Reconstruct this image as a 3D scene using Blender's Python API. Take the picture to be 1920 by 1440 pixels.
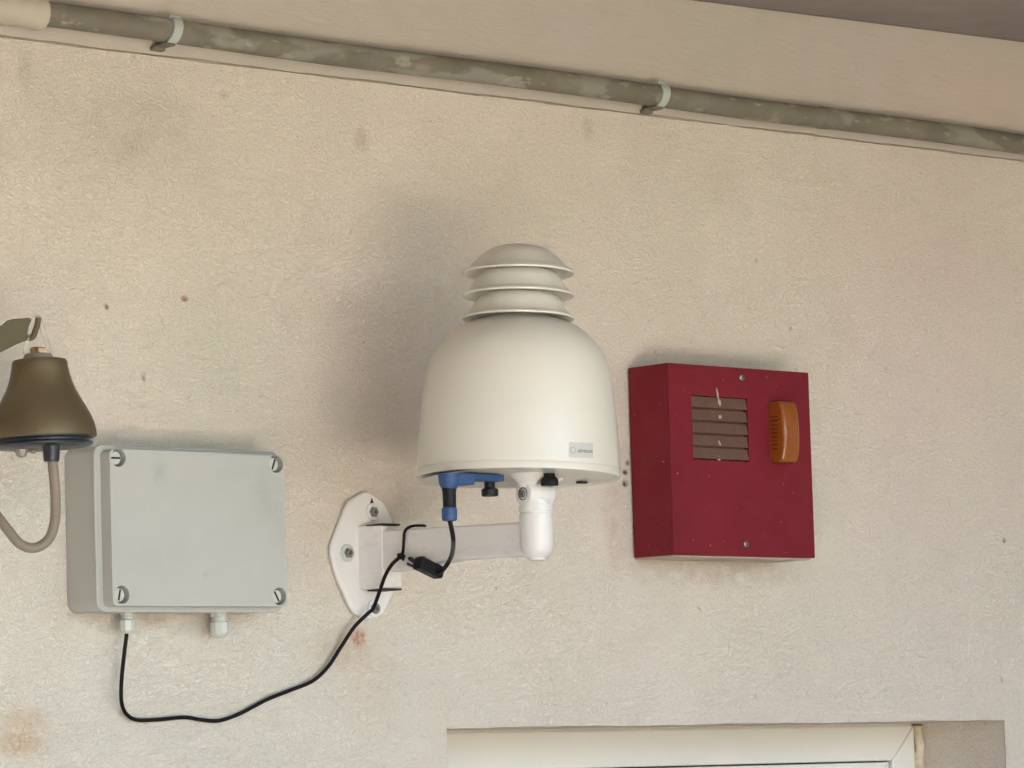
import bpy, bmesh, math, random
from mathutils import Vector, Matrix
random.seed(4)
for o in list(bpy.data.objects): bpy.data.objects.remove(o)
S = bpy.context.scene
COL = S.collection
R = math.radians

# ------------------------------------------------------------------ camera
F = 7404.0                       # focal length in photo pixels (photo 1920 x 1440)
def nrm(v): return Vector(v).normalized()
Xc = nrm((7940, -526, -F))       # wall horizontal seen from the camera
k_ = F*F/(0.028*7940+526)
Zc = Vector((-0.028*k_, k_, -F)); Zc = (Zc - Xc*Zc.dot(Xc)).normalized()
Yc = Zc.cross(Xc)
ROT = Matrix((Xc, Yc, Zc))       # camera -> world
CAM = Vector((-3.54, -3.80, 1.70))
cd = bpy.data.cameras.new('camera'); cam = bpy.data.objects.new('camera', cd); COL.objects.link(cam)
cam.matrix_world = Matrix.Translation(CAM) @ ROT.to_4x4()
cd.sensor_width = 36; cd.lens = F/1920*36; cd.clip_start = 0.05; cd.clip_end = 3000
S.camera = cam
S.render.resolution_x = 1024; S.render.resolution_y = 768

# ------------------------------------------------------------------ light
SUN_EL, SUN_AZ = R(63), R(-15)   # azimuth: direction the sun stands in, measured from +Y clockwise
W = bpy.data.worlds.new('World'); S.world = W; W.use_nodes = True
nt = W.node_tree; bg = nt.nodes['Background']
sky = nt.nodes.new('ShaderNodeTexSky'); sky.sky_type = 'NISHITA'; sky.sun_disc = False
sky.sun_elevation = SUN_EL; sky.sun_rotation = SUN_AZ; sky.air_density = 1.0; sky.dust_density = 2.0
nt.links.new(sky.outputs[0], bg.inputs[0]); bg.inputs[1].default_value = 0.11
sl = bpy.data.lights.new('sun', 'SUN'); sl.energy = 4.5; sl.angle = R(0.5); sl.color = (1, .95, .88)
so = bpy.data.objects.new('sun', sl); COL.objects.link(so)
sd = Vector((math.sin(SUN_AZ)*math.cos(SUN_EL), math.cos(SUN_AZ)*math.cos(SUN_EL), math.sin(SUN_EL)))
so.rotation_euler = sd.to_track_quat('Z', 'Y').to_euler()
so.location = (0, -6, 8)
S.view_settings.view_transform = 'Standard'; S.view_settings.look = 'None'
S.view_settings.exposure = 3.52; S.view_settings.gamma = 1; S.view_settings.use_curve_mapping = False

# ------------------------------------------------------------------ measuring helpers (photo pixel -> point on a real plane)
def ray(px, py): return ROT @ Vector((px-960, -(py-720), -F))
def P(px, py, d=0.0):            # on the plane d metres in front of the wall
    r = ray(px, py); return CAM + r*((-d-CAM.y)/r.y)
def PX(px, py, X):               # on the vertical plane x = X
    r = ray(px, py); return CAM + r*((X-CAM.x)/r.x)
def dep(px, py, X): return -PX(px, py, X).y
def sc(p):                       # metres per photo pixel at point p
    return -((ROT.transposed() @ (p-CAM)).z)/F

# ------------------------------------------------------------------ object helpers
def tag(o, label=None, cat=None, group=None, kind=None):
    if label: o['label'] = label
    if cat: o['category'] = cat
    if group: o['group'] = group
    if kind: o['kind'] = kind
    return o
def empty(name, loc=(0,0,0)):
    o = bpy.data.objects.new(name, None); COL.objects.link(o); o.location = loc; o.empty_display_size = .05
    bpy.context.view_layer.update(); return o
def link(name, bm, m, parent=None, smooth=None):
    """bm is in world coordinates"""
    bmesh.ops.recalc_face_normals(bm, faces=bm.faces)
    me = bpy.data.meshes.new(name)
    if smooth is not None:
        for f in bm.faces: f.smooth = True
        for e in bm.edges:
            if len(e.link_faces) == 2 and e.calc_face_angle(0) > R(smooth): e.smooth = False
    bm.to_mesh(me); bm.free()
    o = bpy.data.objects.new(name, me); COL.objects.link(o)
    for mm in (m if isinstance(m, (list, tuple)) else [m]): me.materials.append(mm)
    if parent is not None:
        o.parent = parent; bpy.context.view_layer.update()
        o.matrix_parent_inverse = parent.matrix_world.inverted()
    return o
def frame_at(p, rot=0.0, xd=None):
    """matrix: local x along wall, y into the wall, z up, turned by rot about the wall normal"""
    return Matrix.Translation(p) @ Matrix.Rotation(rot, 4, 'Y')
def box(bm, c, s, M=None, bev=0, seg=2):
    g = bmesh.ops.create_cube(bm, size=1)
    vs = g['verts']
    for v in vs: v.co = Vector((v.co.x*s[0]+c[0], v.co.y*s[1]+c[1], v.co.z*s[2]+c[2]))
    if bev:
        es = list({e for v in vs for e in v.link_edges})
        r = bmesh.ops.bevel(bm, geom=es, offset=bev, segments=seg, profile=.5, affect='EDGES')
        vs = list({v for f in r['faces'] for v in f.verts} | {v for v in vs if v.is_valid})
    if M is not None:
        for v in vs: v.co = M @ v.co
    return vs
def prism(bm, pts, y0, y1, M=None, axis='Y'):
    """closed outline (a,b) extruded; axis Y: (x,z) outline; axis X: (y,z) outline"""
    def mk(a, b, c): return Vector((a, c, b)) if axis == 'Y' else Vector((c, a, b)) if axis == 'X' else Vector((a, b, c))
    A = [bm.verts.new(mk(a, b, y0)) for a, b in pts]; B = [bm.verts.new(mk(a, b, y1)) for a, b in pts]
    n = len(pts); fs = [bm.faces.new(A), bm.faces.new(B[::-1])]
    for i in range(n): fs.append(bm.faces.new((A[i], B[i], B[(i+1) % n], A[(i+1) % n])))
    if M is not None:
        for v in A+B: v.co = M @ v.co
    return fs
def rrect(w, h, r, n=5):
    pts = []
    for cx, cz, a0 in ((w/2-r, h/2-r, 0), (-w/2+r, h/2-r, 90), (-w/2+r, -h/2+r, 180), (w/2-r, -h/2+r, 270)):
        for i in range(n+1):
            a = R(a0+90*i/n); pts.append((cx+r*math.cos(a), cz+r*math.sin(a)))
    return pts
def lathe(bm, prof, M, n=64, cap=True):
    """prof: (radius, height) list, revolved round local z of M"""
    rings = []
    for r, z in prof:
        if r < 1e-6: rings.append([bm.verts.new(M @ Vector((0, 0, z)))])
        else: rings.append([bm.verts.new(M @ Vector((r*math.cos(2*math.pi*i/n), r*math.sin(2*math.pi*i/n), z))) for i in range(n)])
    for a, b in zip(rings, rings[1:]):
        for i in range(n):
            j = (i+1) % n
            if len(a) == 1 and len(b) == 1: continue
            if len(a) == 1: bm.faces.new((a[0], b[i], b[j]))
            elif len(b) == 1: bm.faces.new((a[i], b[0], a[j]))
            else: bm.faces.new((a[i], b[i], b[j], a[j]))
    if cap:
        for rg in (rings[0], rings[-1]):
            if len(rg) > 1: bm.faces.new(rg)
def zto(v):                      # matrix turning local z to v
    return Vector(v).to_track_quat('Z', 'Y').to_matrix().to_4x4()
def cyl(bm, a, b, r, r2=None, n=32, bev=0):
    a, b = Vector(a), Vector(b); L = (b-a).length; r2 = r if r2 is None else r2
    M = Matrix.Translation(a) @ zto(b-a)
    pr = [(r, 0), (r2, L)] if not bev else [(r-bev, 0), (r-bev*.3, bev*.3), (r, bev), (r2, L-bev), (r2-bev*.3, L-bev*.3), (r2-bev, L)]
    lathe(bm, pr, M, n)
def spline(pts, n=10):
    out = []; p = [Vector(q) for q in pts]; p = [2*p[0]-p[1]] + p + [2*p[-1]-p[-2]]
    for i in range(1, len(p)-2):
        for k in range(n):
            t = k/n; a, b, c, d = p[i-1:i+3]
            out.append(.5*((2*b)+(c-a)*t+(2*a-5*b+4*c-d)*t*t+(-a+3*b-3*c+d)*t**3))
    out.append(p[-2]); return out
def tube(bm, pts, r, n=12):
    rings = []; up = Vector((0.1, .3, .95)); m = len(pts)
    for i, q in enumerate(pts):
        t = (pts[min(i+1, m-1)]-pts[max(i-1, 0)]).normalized()
        a = up.cross(t).normalized(); b = t.cross(a).normalized(); up = b if i else up
        up = b
        rings.append([bm.verts.new(q+(a*math.cos(2*math.pi*k/n)+b*math.sin(2*math.pi*k/n))*r) for k in range(n)])
    for A, B in zip(rings, rings[1:]):
        for k in range(n): bm.faces.new((A[k], B[k], B[(k+1) % n], A[(k+1) % n]))
    bm.faces.new(rings[0]); bm.faces.new(rings[-1])
def boolean(o, cutter):
    md = o.modifiers.new('b', 'BOOLEAN'); md.object = cutter; md.operation = 'DIFFERENCE'; md.solver = 'EXACT'
    dg = bpy.context.evaluated_depsgraph_get(); bpy.context.view_layer.update()
    me = bpy.data.meshes.new_from_object(o.evaluated_get(dg)); old = o.data; o.modifiers.clear(); o.data = me
    bpy.data.objects.remove(cutter)
def bevel_mod(o, w, seg=2, ang=40):
    md = o.modifiers.new('bevel', 'BEVEL'); md.width = w; md.segments = seg; md.limit_method = 'ANGLE'; md.angle_limit = R(ang)
    md.harden_normals = False
    for p in o.data.polygons: p.use_smooth = False

# ------------------------------------------------------------------ materials
def srgb(r, g, b):
    f = lambda c: (c/255/12.92) if c/255 <= .04045 else ((c/255+.055)/1.055)**2.4
    return (f(r), f(g), f(b), 1)
class NT:
    def __init__(s, name):
        s.m = bpy.data.materials.new(name); s.m.use_nodes = True; s.t = s.m.node_tree; s.n = s.t.nodes; s.b = s.n['Principled BSDF']
        s.co = s.n.new('ShaderNodeTexCoord')
    def L(s, a, b): s.t.links.new(a, b)
    def mapping(s, scale=(1, 1, 1), loc=(0, 0, 0), src='Object'):
        m = s.n.new('ShaderNodeMapping'); s.L(s.co.outputs[src], m.inputs[0]); m.inputs['Scale'].default_value = scale; m.inputs['Location'].default_value = loc; return m.outputs[0]
    def noise(s, scale, detail=3, rough=.5, dist=0, vec=None):
        n = s.n.new('ShaderNodeTexNoise'); n.inputs['Scale'].default_value = scale; n.inputs['Detail'].default_value = detail
        n.inputs['Roughness'].default_value = rough; n.inputs['Distortion'].default_value = dist
        s.L(vec if vec is not None else s.mapping(), n.inputs['Vector']); return n.outputs['Fac']
    def vor(s, scale, vec=None, feature='F1', rnd=1):
        n = s.n.new('ShaderNodeTexVoronoi'); n.feature = feature; n.inputs['Scale'].default_value = scale; n.inputs['Randomness'].default_value = rnd
        s.L(vec if vec is not None else s.mapping(), n.inputs['Vector']); return n.outputs['Distance']
    def ramp(s, fac, stops):
        r = s.n.new('ShaderNodeValToRGB'); s.L(fac, r.inputs[0]); e = r.color_ramp.elements
        while len(e) < len(stops): e.new(.5)
        for x, (p, c) in zip(e, stops): x.position = p; x.color = c if len(c) == 4 else (*c, 1)
        return r.outputs[0]
    def step(s, fac, a, b): return s.ramp(fac, [(a, (0, 0, 0)), (b, (1, 1, 1))])
    def mix(s, f, a, b, mode='MIX'):
        m = s.n.new('ShaderNodeMix'); m.data_type = 'RGBA'; m.blend_type = mode
        for v, i in ((f, 0), (a, 6), (b, 7)):
            if isinstance(v, (int, float)): m.inputs[i].default_value = v
            elif isinstance(v, tuple): m.inputs[i].default_value = v
            else: s.L(v, m.inputs[i])
        return m.outputs[2]
    def math(s, op, a, b=0.0, c=None):
        m = s.n.new('ShaderNodeMath'); m.operation = op
        for v, i in ((a, 0), (b, 1), (c, 2)):
            if v is None: continue
            if isinstance(v, (int, float)): m.inputs[i].default_value = v
            else: s.L(v, m.inputs[i])
        return m.outputs[0]
    def blob(s, p, rx, rz, soft=.5):
        """soft elliptical mask round world point p on the wall"""
        mp = s.mapping((1/rx, 0, 1/rz), (-p[0]/rx, 0, -p[2]/rz))
        ln = s.n.new('ShaderNodeVectorMath'); ln.operation = 'LENGTH'; s.L(mp, ln.inputs[0])
        return s.ramp(ln.outputs['Value'], [(0, (1, 1, 1)), (soft, (.6, .6, .6)), (1, (0, 0, 0))])
    def bump(s, h, strength=.3, dist=.002, prev=None):
        b = s.n.new('ShaderNodeBump'); b.inputs['Strength'].default_value = strength; b.inputs['Distance'].default_value = dist
        s.L(h, b.inputs['Height'])
        if prev is not None: s.L(prev, b.inputs['Normal'])
        return b.outputs[0]
    def out(s, col=None, rough=None, normal=None, metal=None, **kw):
        for v, nm in ((col, 'Base Color'), (rough, 'Roughness'), (normal, 'Normal'), (metal, 'Metallic')):
            if v is None: continue
            if isinstance(v, (int, float, tuple)): s.b.inputs[nm].default_value = v
            else: s.L(v, s.b.inputs[nm])
        for a, b in kw.items(): s.b.inputs[a.replace('_', ' ')].default_value = b
        return s.m
def simple(name, c, rough=.4, metal=0, var=.12, vs=25, bs=300, bst=.15, bd=.0004, **kw):
    """painted / moulded surface: slightly uneven colour, uneven gloss, fine grain"""
    t = NT(name); n = t.noise(vs, 4, .6)
    d = tuple(x*(1-var) for x in c[:3])+(1,); l = tuple(min(1, x*(1+var*.6)) for x in c[:3])+(1,)
    col = t.ramp(n, [(.3, d), (.7, l)])
    rg = t.ramp(t.noise(vs*2.3, 3), [(.3, (rough*.85,)*3), (.7, (min(1, rough*1.2),)*3)])
    return t.out(col, rg, t.bump(t.noise(bs, 3), bst, bd), metal, **kw)

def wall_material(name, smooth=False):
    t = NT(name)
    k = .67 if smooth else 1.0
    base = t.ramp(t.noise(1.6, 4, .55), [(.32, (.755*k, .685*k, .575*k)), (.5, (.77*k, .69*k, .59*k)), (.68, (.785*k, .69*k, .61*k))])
    mott = t.ramp(t.noise(14, 5, .6, .6), [(.3, (.955, .95, .935)), (.6, (1, 1, 1))])
    col = t.mix(1.0, base, mott, 'MULTIPLY')
    if not smooth:
        # faded discolourations: yellowish upper left, greenish left, pinkish right
        for (px, py, rx, rz, c, f) in ((330, 300, .34, .30, (.62, .56, .44, 1), .42), (60, 60, .30, .2, (.55, .52, .42, 1), .4),
                                       (1740, 560, .36, .34, (.74, .59, .53, 1), .55), (1800, 900, .3, .35, (.76, .64, .59, 1), .5),
                                       (430, 700, .22, .17, (.62, .61, .48, 1), .4), (130, 1000, .25, .4, (.63, .64, .56, 1), .35),
                                       (500, 1380, .5, .2, (.66, .65, .58, 1), .5)):
            p = P(px, py); w = t.math('MULTIPLY', t.blob(p, rx, rz), t.step(t.noise(7, 4, .6), .25, .75))
            col = t.mix(t.math('MULTIPLY', w, f*1.6), col, c)
        # small stains: rust, orange flaking, dark smudges; also darker strips below both boxes
        for (px, py, rx, rz, c, f, nsc) in ((46, 1352, .036, .016, (.64, .44, .26, 1), .75, 90), (36, 1393, .032, .013, (.56, .32, .14, 1), 1.0, 120), (40, 1376, .04, .034, (.66, .50, .34, 1), .6, 60),
                                       (672, 1196, .012, .012, (.40, .16, .08, 1), 1.6, 200), (640, 1215, .05, .03, (.60, .42, .28, 1), .7, 90), (700, 1270, .05, .08, (.64, .48, .36, 1), .5, 60),
                                       (677, 262, .013, .015, (.50, .41, .30, 1), .8, 120), (1102, 240, .011, .017, (.52, .46, .38, 1), .8, 120), (48, 130, .012, .024, (.48, .44, .36, 1), .8, 120),
                                       (420, 178, .008, .006, (.45, .40, .34, 1), .8, 120), (346, 560, .006, .004, (.30, .14, .10, 1), 1.8, 200), (1172, 905, .006, .006, (.10, .07, .05, 1), 2.0, 100),
                                       (1172, 886, .005, .004, (.12, .08, .06, 1), 1.6, 100), (1176, 868, .005, .004, (.14, .10, .07, 1), 1.4, 100), (1883, 1013, .004, .004, (.2, .17, .14, 1), 1.6, 100),
                                       (665, 12, .004, .003, (.16, .12, .10, 1), 2, 100), (1150, 975, .02, .07, (.62, .45, .37, 1), .6, 60),
                                       (275, 240, .09, .05, (.46, .41, .35, 1), .5, 30), (300, 1165, .10, .018, (.50, .42, .33, 1), .7, 60),  # last entry: shade by the gland under the junction box, painted into the colour
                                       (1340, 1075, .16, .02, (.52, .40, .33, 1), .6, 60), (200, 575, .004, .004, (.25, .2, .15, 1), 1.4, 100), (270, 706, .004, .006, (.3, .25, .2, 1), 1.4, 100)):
            p = P(px, py); w = t.math('MULTIPLY', t.blob(p, rx*1.3, rz*1.3), t.step(t.noise(nsc, 4, .6), .3, .62))
            w = t.math('MINIMUM', t.math('MULTIPLY', w, f), 1.0)
            col = t.mix(w, col, c)
        # dirt lodged in pits of the roughcast
        pit = t.step(t.noise(115, 3, .6, 1.4, t.mapping((1, 1, 1.5))), .60, .69)
        col = t.mix(t.math('MULTIPLY', t.math('MULTIPLY', pit, t.ramp(t.noise(4, 3, .6), [(.3, (.6,)*3), (.7, (.9,)*3)])), .27), col, (.30, .25, .19, 1))
        sp = t.step(t.noise(34, 2, .5), .73, .78)
        col = t.mix(t.math('MULTIPLY', sp, .45), col, (.30, .24, .18, 1))
        vec = t.mapping((1, 1, 1.35))
        h = t.math('ADD', t.noise(165, 3, .5, 1.1, vec), t.math('MULTIPLY', t.noise(320, 2), .35))
        ridg = t.math('ABSOLUTE', t.math('SUBTRACT', t.noise(110, 3, .6, .8, vec), .5))
        h = t.math('ADD', h, t.math('MULTIPLY', t.step(ridg, 0, .10), .40))
        h = t.math('MULTIPLY', h, t.ramp(t.noise(5, 3, .6), [(.3, (.75,)*3), (.7, (1.0,)*3)]))
        nb = t.bump(h, .85, .0028, t.bump(t.noise(9, 3), .15, .006))
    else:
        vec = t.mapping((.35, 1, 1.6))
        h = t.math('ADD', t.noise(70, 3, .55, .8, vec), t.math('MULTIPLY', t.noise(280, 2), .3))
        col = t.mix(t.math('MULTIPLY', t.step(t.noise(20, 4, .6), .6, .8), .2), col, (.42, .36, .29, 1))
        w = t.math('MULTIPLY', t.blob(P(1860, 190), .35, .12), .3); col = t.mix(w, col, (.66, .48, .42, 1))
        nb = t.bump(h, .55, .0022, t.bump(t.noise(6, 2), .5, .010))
    return t.out(col, .88, nb, Specular_IOR_Level=.25)
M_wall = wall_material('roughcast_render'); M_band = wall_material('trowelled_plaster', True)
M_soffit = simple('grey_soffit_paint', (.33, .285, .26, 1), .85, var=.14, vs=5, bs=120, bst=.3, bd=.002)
M_screen = simple('brown_light_screen', (.30, .26, .21, 1), .9, var=.15, vs=4, bs=90, bst=.4, bd=.002)
M_crack = simple('dirty_gap', (.46, .39, .29, 1), .95, var=.3, vs=40)

def pipe_material():
    t = NT('weathered_grey_pipe')
    c = t.ramp(t.noise(16, 4, .6), [(.3, (.155, .14, .10)), (.7, (.22, .20, .15))])
    vec = t.mapping((.5, 1, 1.2))
    w = t.step(t.noise(20, 3, .5, 0, vec), .535, .60)
    c = t.mix(t.math('MULTIPLY', w, .5), c, (.36, .35, .285, 1))
    w2 = t.step(t.noise(48, 3, .5, 0, vec), .62, .65)
    c = t.mix(t.math('MULTIPLY', w2, .45), c, (.43, .42, .36, 1))
    return t.out(c, .7, t.bump(t.noise(60, 4, .6), .3, .001))
M_pipe = pipe_material()
M_coup = simple('overpainted_coupling', (.50, .45, .35, 1), .7, var=.1, bs=90, bst=.3, bd=.001)
M_clip = simple('pale_plastic_clip', (.47, .52, .47, 1), .45, var=.08)
M_rust = simple('brown_fixing', (.19, .165, .125, 1), .7, var=.3)

def asa(name, c, rough, coat=0):
    t = NT(name); n = t.noise(6, 4, .55)
    d = tuple(x*.94 for x in c[:3])+(1,)
    col = t.ramp(n, [(.3, d), (.7, c)])
    vec = t.mapping((1, 1, .25)); st = t.step(t.noise(40, 5, .7, .2, vec), .4, 1.0)
    col = t.mix(t.math('MULTIPLY', st, .0), col, (.45, .40, .32, 1))
    rg = t.ramp(t.noise(12, 4), [(.2, (rough*.9,)*3), (.8, (rough*1.15,)*3)])
    return t.out(col, rg, t.bump(t.noise(900, 2), .08, .0003), Coat_Weight=coat, Coat_Roughness=.12)
M_dome = asa('cream_moulded_plastic', (.75, .72, .635, 1), .32, .25)
M_white = asa('white_powder_coat', (.80, .775, .745, 1), .33, .2)
def scuffed():
    t = NT('scuffed_white_coat')
    vec = t.mapping((1, .35, 1.6)); a = t.step(t.noise(60, 4, .6, .8, vec), .52, .75)
    col = t.mix(t.math('MULTIPLY', a, .35), (.80, .775, .745, 1), (.55, .52, .49, 1))
    b = t.step(t.noise(130, 3, .6, .5, t.mapping((1, .5, 1))), .66, .72); col = t.mix(t.math('MULTIPLY', b, .6), col, (.90, .88, .86, 1))
    return t.out(col, t.ramp(a, [(0, (.3,)*3), (1, (.55,)*3)]), t.bump(t.noise(200, 3), .15, .0005))
M_arm = scuffed()
M_under = simple('pale_underside_plastic', (.62, .57, .50, 1), .5, var=.06)
M_grey = None
def greybox():
    t = NT('grey_enclosure_plastic')
    col = t.ramp(t.noise(9, 4, .6), [(.3, (.455, .46, .42)), (.7, (.495, .495, .455))])
    for px, py, rx, rz, f in ((300, 885, .018, .024, .5), (498, 925, .035, .045, .42), (440, 880, .03, .02, .3), (516, 960, .016, .02, .35), (300, 1050, .05, .03, .2), (385, 1078, .005, .004, .7)):
        w = t.math('MULTIPLY', t.blob(P(px, py, .08), rx, rz), t.step(t.noise(50, 4, .65), .3, .6))
        col = t.mix(t.math('MULTIPLY', w, f), col, (.33, .36, .30, 1))
    return t.out(col, t.ramp(t.noise(30, 3), [(.3, (.5,)*3), (.7, (.65,)*3)]), t.bump(t.noise(700, 2), .15, .0003))
M_grey = greybox()
M_gland = simple('pale_grey_nylon', (.58, .60, .54, 1), .4, var=.05)
M_screw = simple('dull_zinc_screw', (.30, .28, .26, 1), .38, .8, var=.2, vs=150)
M_pscrew = simple('grey_plastic_screw', (.58, .58, .53, 1), .45, 0, var=.1)
M_dark = simple('dark_recess', (.03, .025, .022, 1), .8)
M_black = simple('black_plastic', (.011, .012, .014, 1), .5, var=.2, Specular_IOR_Level=.25)
M_cable = simple('black_cable_sheath', (.008, .006, .007, 1), .5, var=.2, Specular_IOR_Level=.2)
M_blue = simple('blue_plastic', (.028, .080, .215, 1), .5, var=.15)
def redpaint():
    t = NT('red_paint')
    col = t.ramp(t.noise(10, 4, .6), [(.3, (.165, .010, .020)), (.7, (.205, .0135, .026))])
    dust = t.step(t.noise(26, 5, .65), .5, .8); col = t.mix(t.math('MULTIPLY', dust, .05), col, (.42, .20, .19, 1))
    chip = t.step(t.noise(115, 2, .5), .725, .75); col = t.mix(t.math('MULTIPLY', chip, .6), col, (.42, .18, .17, 1))
    return t.out(col, t.ramp(t.noise(40, 3), [(.3, (.58,)*3), (.7, (.72,)*3)]), t.bump(t.noise(160, 4), .15, .0006), Specular_IOR_Level=.25)
M_red = redpaint()
M_redback = simple('bare_tan_backing', (.50, .40, .32, 1), .6, var=.12)
def louvremat():
    t = NT('brown_louvre_plastic')
    col = t.ramp(t.noise(40, 4, .6), [(.3, (.115, .058, .042)), (.7, (.15, .080, .059))])
    return t.out(col, .6, t.bump(t.noise(300, 3), .2, .0005))
M_louv = louvremat()
M_drop = simple('dried_dropping', (.48, .38, .28, 1), .9, var=.2, vs=200)
def ambermat():
    t = NT('amber_lens')
    wv = t.n.new('ShaderNodeTexWave'); wv.bands_direction = 'X'; wv.inputs['Scale'].default_value = 60; wv.inputs['Distortion'].default_value = 0
    t.L(t.mapping(), wv.inputs[0])
    col = t.ramp(t.noise(45, 4, .6, 0), [(.3, (.40, .105, .010)), (.55, (.47, .135, .012)), (.75, (.52, .17, .02))])
    col = t.mix(t.math('MULTIPLY', wv.outputs['Fac'], .28), col, (.26, .06, .006, 1))
    return t.out(col, .3, t.bump(wv.outputs['Fac'], .4, .0008), Coat_Weight=.4, Coat_Roughness=.15, Transmission_Weight=.35)
M_amber = ambermat()
M_amber2 = simple('amber_rib', (.22, .05, .006, 1), .35)
def brassmat():
    t = NT('bronzed_shell')
    col = t.ramp(t.noise(12, 4, .6), [(.3, (.15, .115, .065)), (.7, (.195, .152, .085))])
    return t.out(col, t.ramp(t.noise(30, 4), [(.3, (.42,)*3), (.7, (.52,)*3)]), t.bump(t.noise(800, 2), .15, .0003), .55)
M_brass = brassmat()
M_nut = simple('bright_brass_nut', (.62, .45, .28, 1), .28, 1.0, var=.1)
M_washer = simple('worn_washer', (.33, .30, .25, 1), .5, .3, var=.1)
M_hook = simple('olive_brown_bracket', (.115, .095, .048, 1), .6, var=.15)
M_navy = simple('blue_black_rubber', (.022, .027, .036, 1), .35, var=.2)
M_beige = simple('taupe_cable', (.26, .215, .165, 1), .5, var=.12)
M_pvc = asa('white_window_pvc', (.83, .80, .73, 1), .30, .1)
def sealmat():
    t = NT('yellowed_sealant')
    col = t.ramp(t.noise(55, 4, .6), [(.35, (.52, .42, .26)), (.6, (.70, .62, .46))])
    return t.out(col, .55, t.bump(t.noise(60, 3), .6, .003))
M_seal = sealmat()
def clearmat():
    t = NT('cloudy_clear_plastic')
    return t.out((.85, .85, .78, 1), .22, Transmission_Weight=.75, IOR=1.2)
M_clear = clearmat()
def glassmat():
    t = NT('window_glass'); return t.out((.02, .022, .025, 1), .05, Specular_IOR_Level=.8)
M_glass = glassmat()
M_paper = simple('label_paper', (.58, .57, .55, 1), .45, var=.04)
M_ink = simple('label_ink', (.07, .06, .045, 1), .5)
M_ring = simple('label_ring_ink', (.42, .45, .38, 1), .5)
def groundmat():
    t = NT('pale_bounce_paving'); col = t.ramp(t.noise(1.5, 5, .6), [(.3, (.66, .58, .48)), (.7, (.74, .66, .55))])
    return t.out(col, .9, t.bump(t.noise(60, 4), .4, .003))
M_ground = groundmat()
M_grass = simple('short_grass', (.06, .06, .035, 1), .9, var=.3, vs=3, bs=30, bst=.5, bd=.02)

# ------------------------------------------------------------------ the setting
bm = bmesh.new()
g = 400
vs = [bm.verts.new(v) for v in ((-g, -g, 0), (g, -g, 0), (g, g, 0), (-g, g, 0))]; bm.faces.new(vs)
tag(link('ground', bm, M_grass), kind='structure')
bm = bmesh.new()
vs = [bm.verts.new(v) for v in ((-5.6, -8.6, .004), (-.9, -8.6, .004), (-.9, 0, .004), (-5.6, 0, .004))]; bm.faces.new(vs)
tag(link('bounce_paving', bm, M_ground), kind='structure')  # added out of view: sunlit pale patch bouncing light up onto the wall

house = empty('house', (0, 0.15, 0))
tag(house, 'pale rendered house wall under a grey soffit, with a white window at the bottom', 'house')
X0, X1 = -5.6, 2.6
TH = .32
hl, hr = P(838, 1400).x, P(1885, 1400).x                 # window opening
ht = P(1400, 1357).z; hb = ht-1.15
# crease line and ceiling line as straight lines on the wall
def zline(a, b):
    pa, pb = P(*a), P(*b); k = (pb.z-pa.z)/(pb.x-pa.x)
    return lambda x: pa.z+k*(x-pa.x)
crease = zline((0, 69), (1900, 300)); ceil = zline((1270, -2), (1920, 80))
BAND = .004
def noisy(x, s, a): return a*(math.sin(x*s)+.6*math.sin(x*s*2.7+1)+.4*math.sin(x*s*6.1+2))
bm = bmesh.new()
# render coat with an opening; dense columns so that its top edge can waver
def wallstrip(bm, x0, x1, n, zb, zt, y):
    prev = None
    for i in range(n+1):
        x = x0+(x1-x0)*i/n
        a = bm.verts.new((x, y, zb(x) if callable(zb) else zb)); b = bm.verts.new((x, y, zt(x)if callable(zt) else zt))
        if prev: bm.faces.new((prev[0], a, b, prev[1]))
        prev = (a, b)
top = lambda x: crease(x)-.0010+noisy(x, 31, .0004)
wallstrip(bm, X0, hl, 160, 0, top, 0); wallstrip(bm, hr, X1, 160, 0, top, 0)
lint = lambda x: ht+noisy(x, 17, .0005)
wallstrip(bm, hl, hr, 160, lint, top, 0); wallstrip(bm, hl, hr, 2, 0, hb, 0)
bmesh.ops.remove_doubles(bm, verts=bm.verts, dist=1e-5)
# back and ends so that it is a solid wall
for f in ((X0, 0, X0, TH), (X1, TH, X1, 0)):
    q = [bm.verts.new(v) for v in ((f[0], f[1], 0), (f[0], f[1], 3.4), (f[2], f[3], 3.4), (f[2], f[3], 0))]; bm.faces.new(q)
for a, b, c, d in ((X0, hl, 0, 3.4), (hr, X1, 0, 3.4), (hl, hr, 0, hb), (hl, hr, ht, 3.4)):
    q = [bm.verts.new(v) for v in ((a, TH, c), (b, TH, c), (b, TH, d), (a, TH, d))]; bm.faces.new(q)
# reveals, with a small rounding where they meet the face
def reveal(bm, path, z0=None, z1=None, horiz=None, n=2, wob=None):
    prev = None
    for i in range(n+1):
        col = []
        for (u, y) in path:
            if horiz: x = hl+(hr-hl)*i/n; col.append(bm.verts.new((x, y, u+(noisy(x, 17, .0005) if wob and y < .02 else 0))))
            else: z = z0+(z1-z0)*i/n; col.append(bm.verts.new((u+(noisy(z, 51, .0009) if wob and y < .02 else 0), y, z)))
        if prev:
            for k in range(len(col)-1): bm.faces.new((prev[k], prev[k+1], col[k+1], col[k]))
        prev = col
reveal(bm, [(hl, 0), (hl, TH)], hb, ht)
reveal(bm, [(hr, 0), (hr+.0015, .004), (hr+.001, .012), (hr, TH)], hb, ht, n=60)
reveal(bm, [(ht, 0), (ht, TH)], horiz=True, n=160, wob=True)
reveal(bm, [(hb, 0), (hb, TH)], horiz=True)
w = link('wall', bm, M_wall, house)

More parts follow.
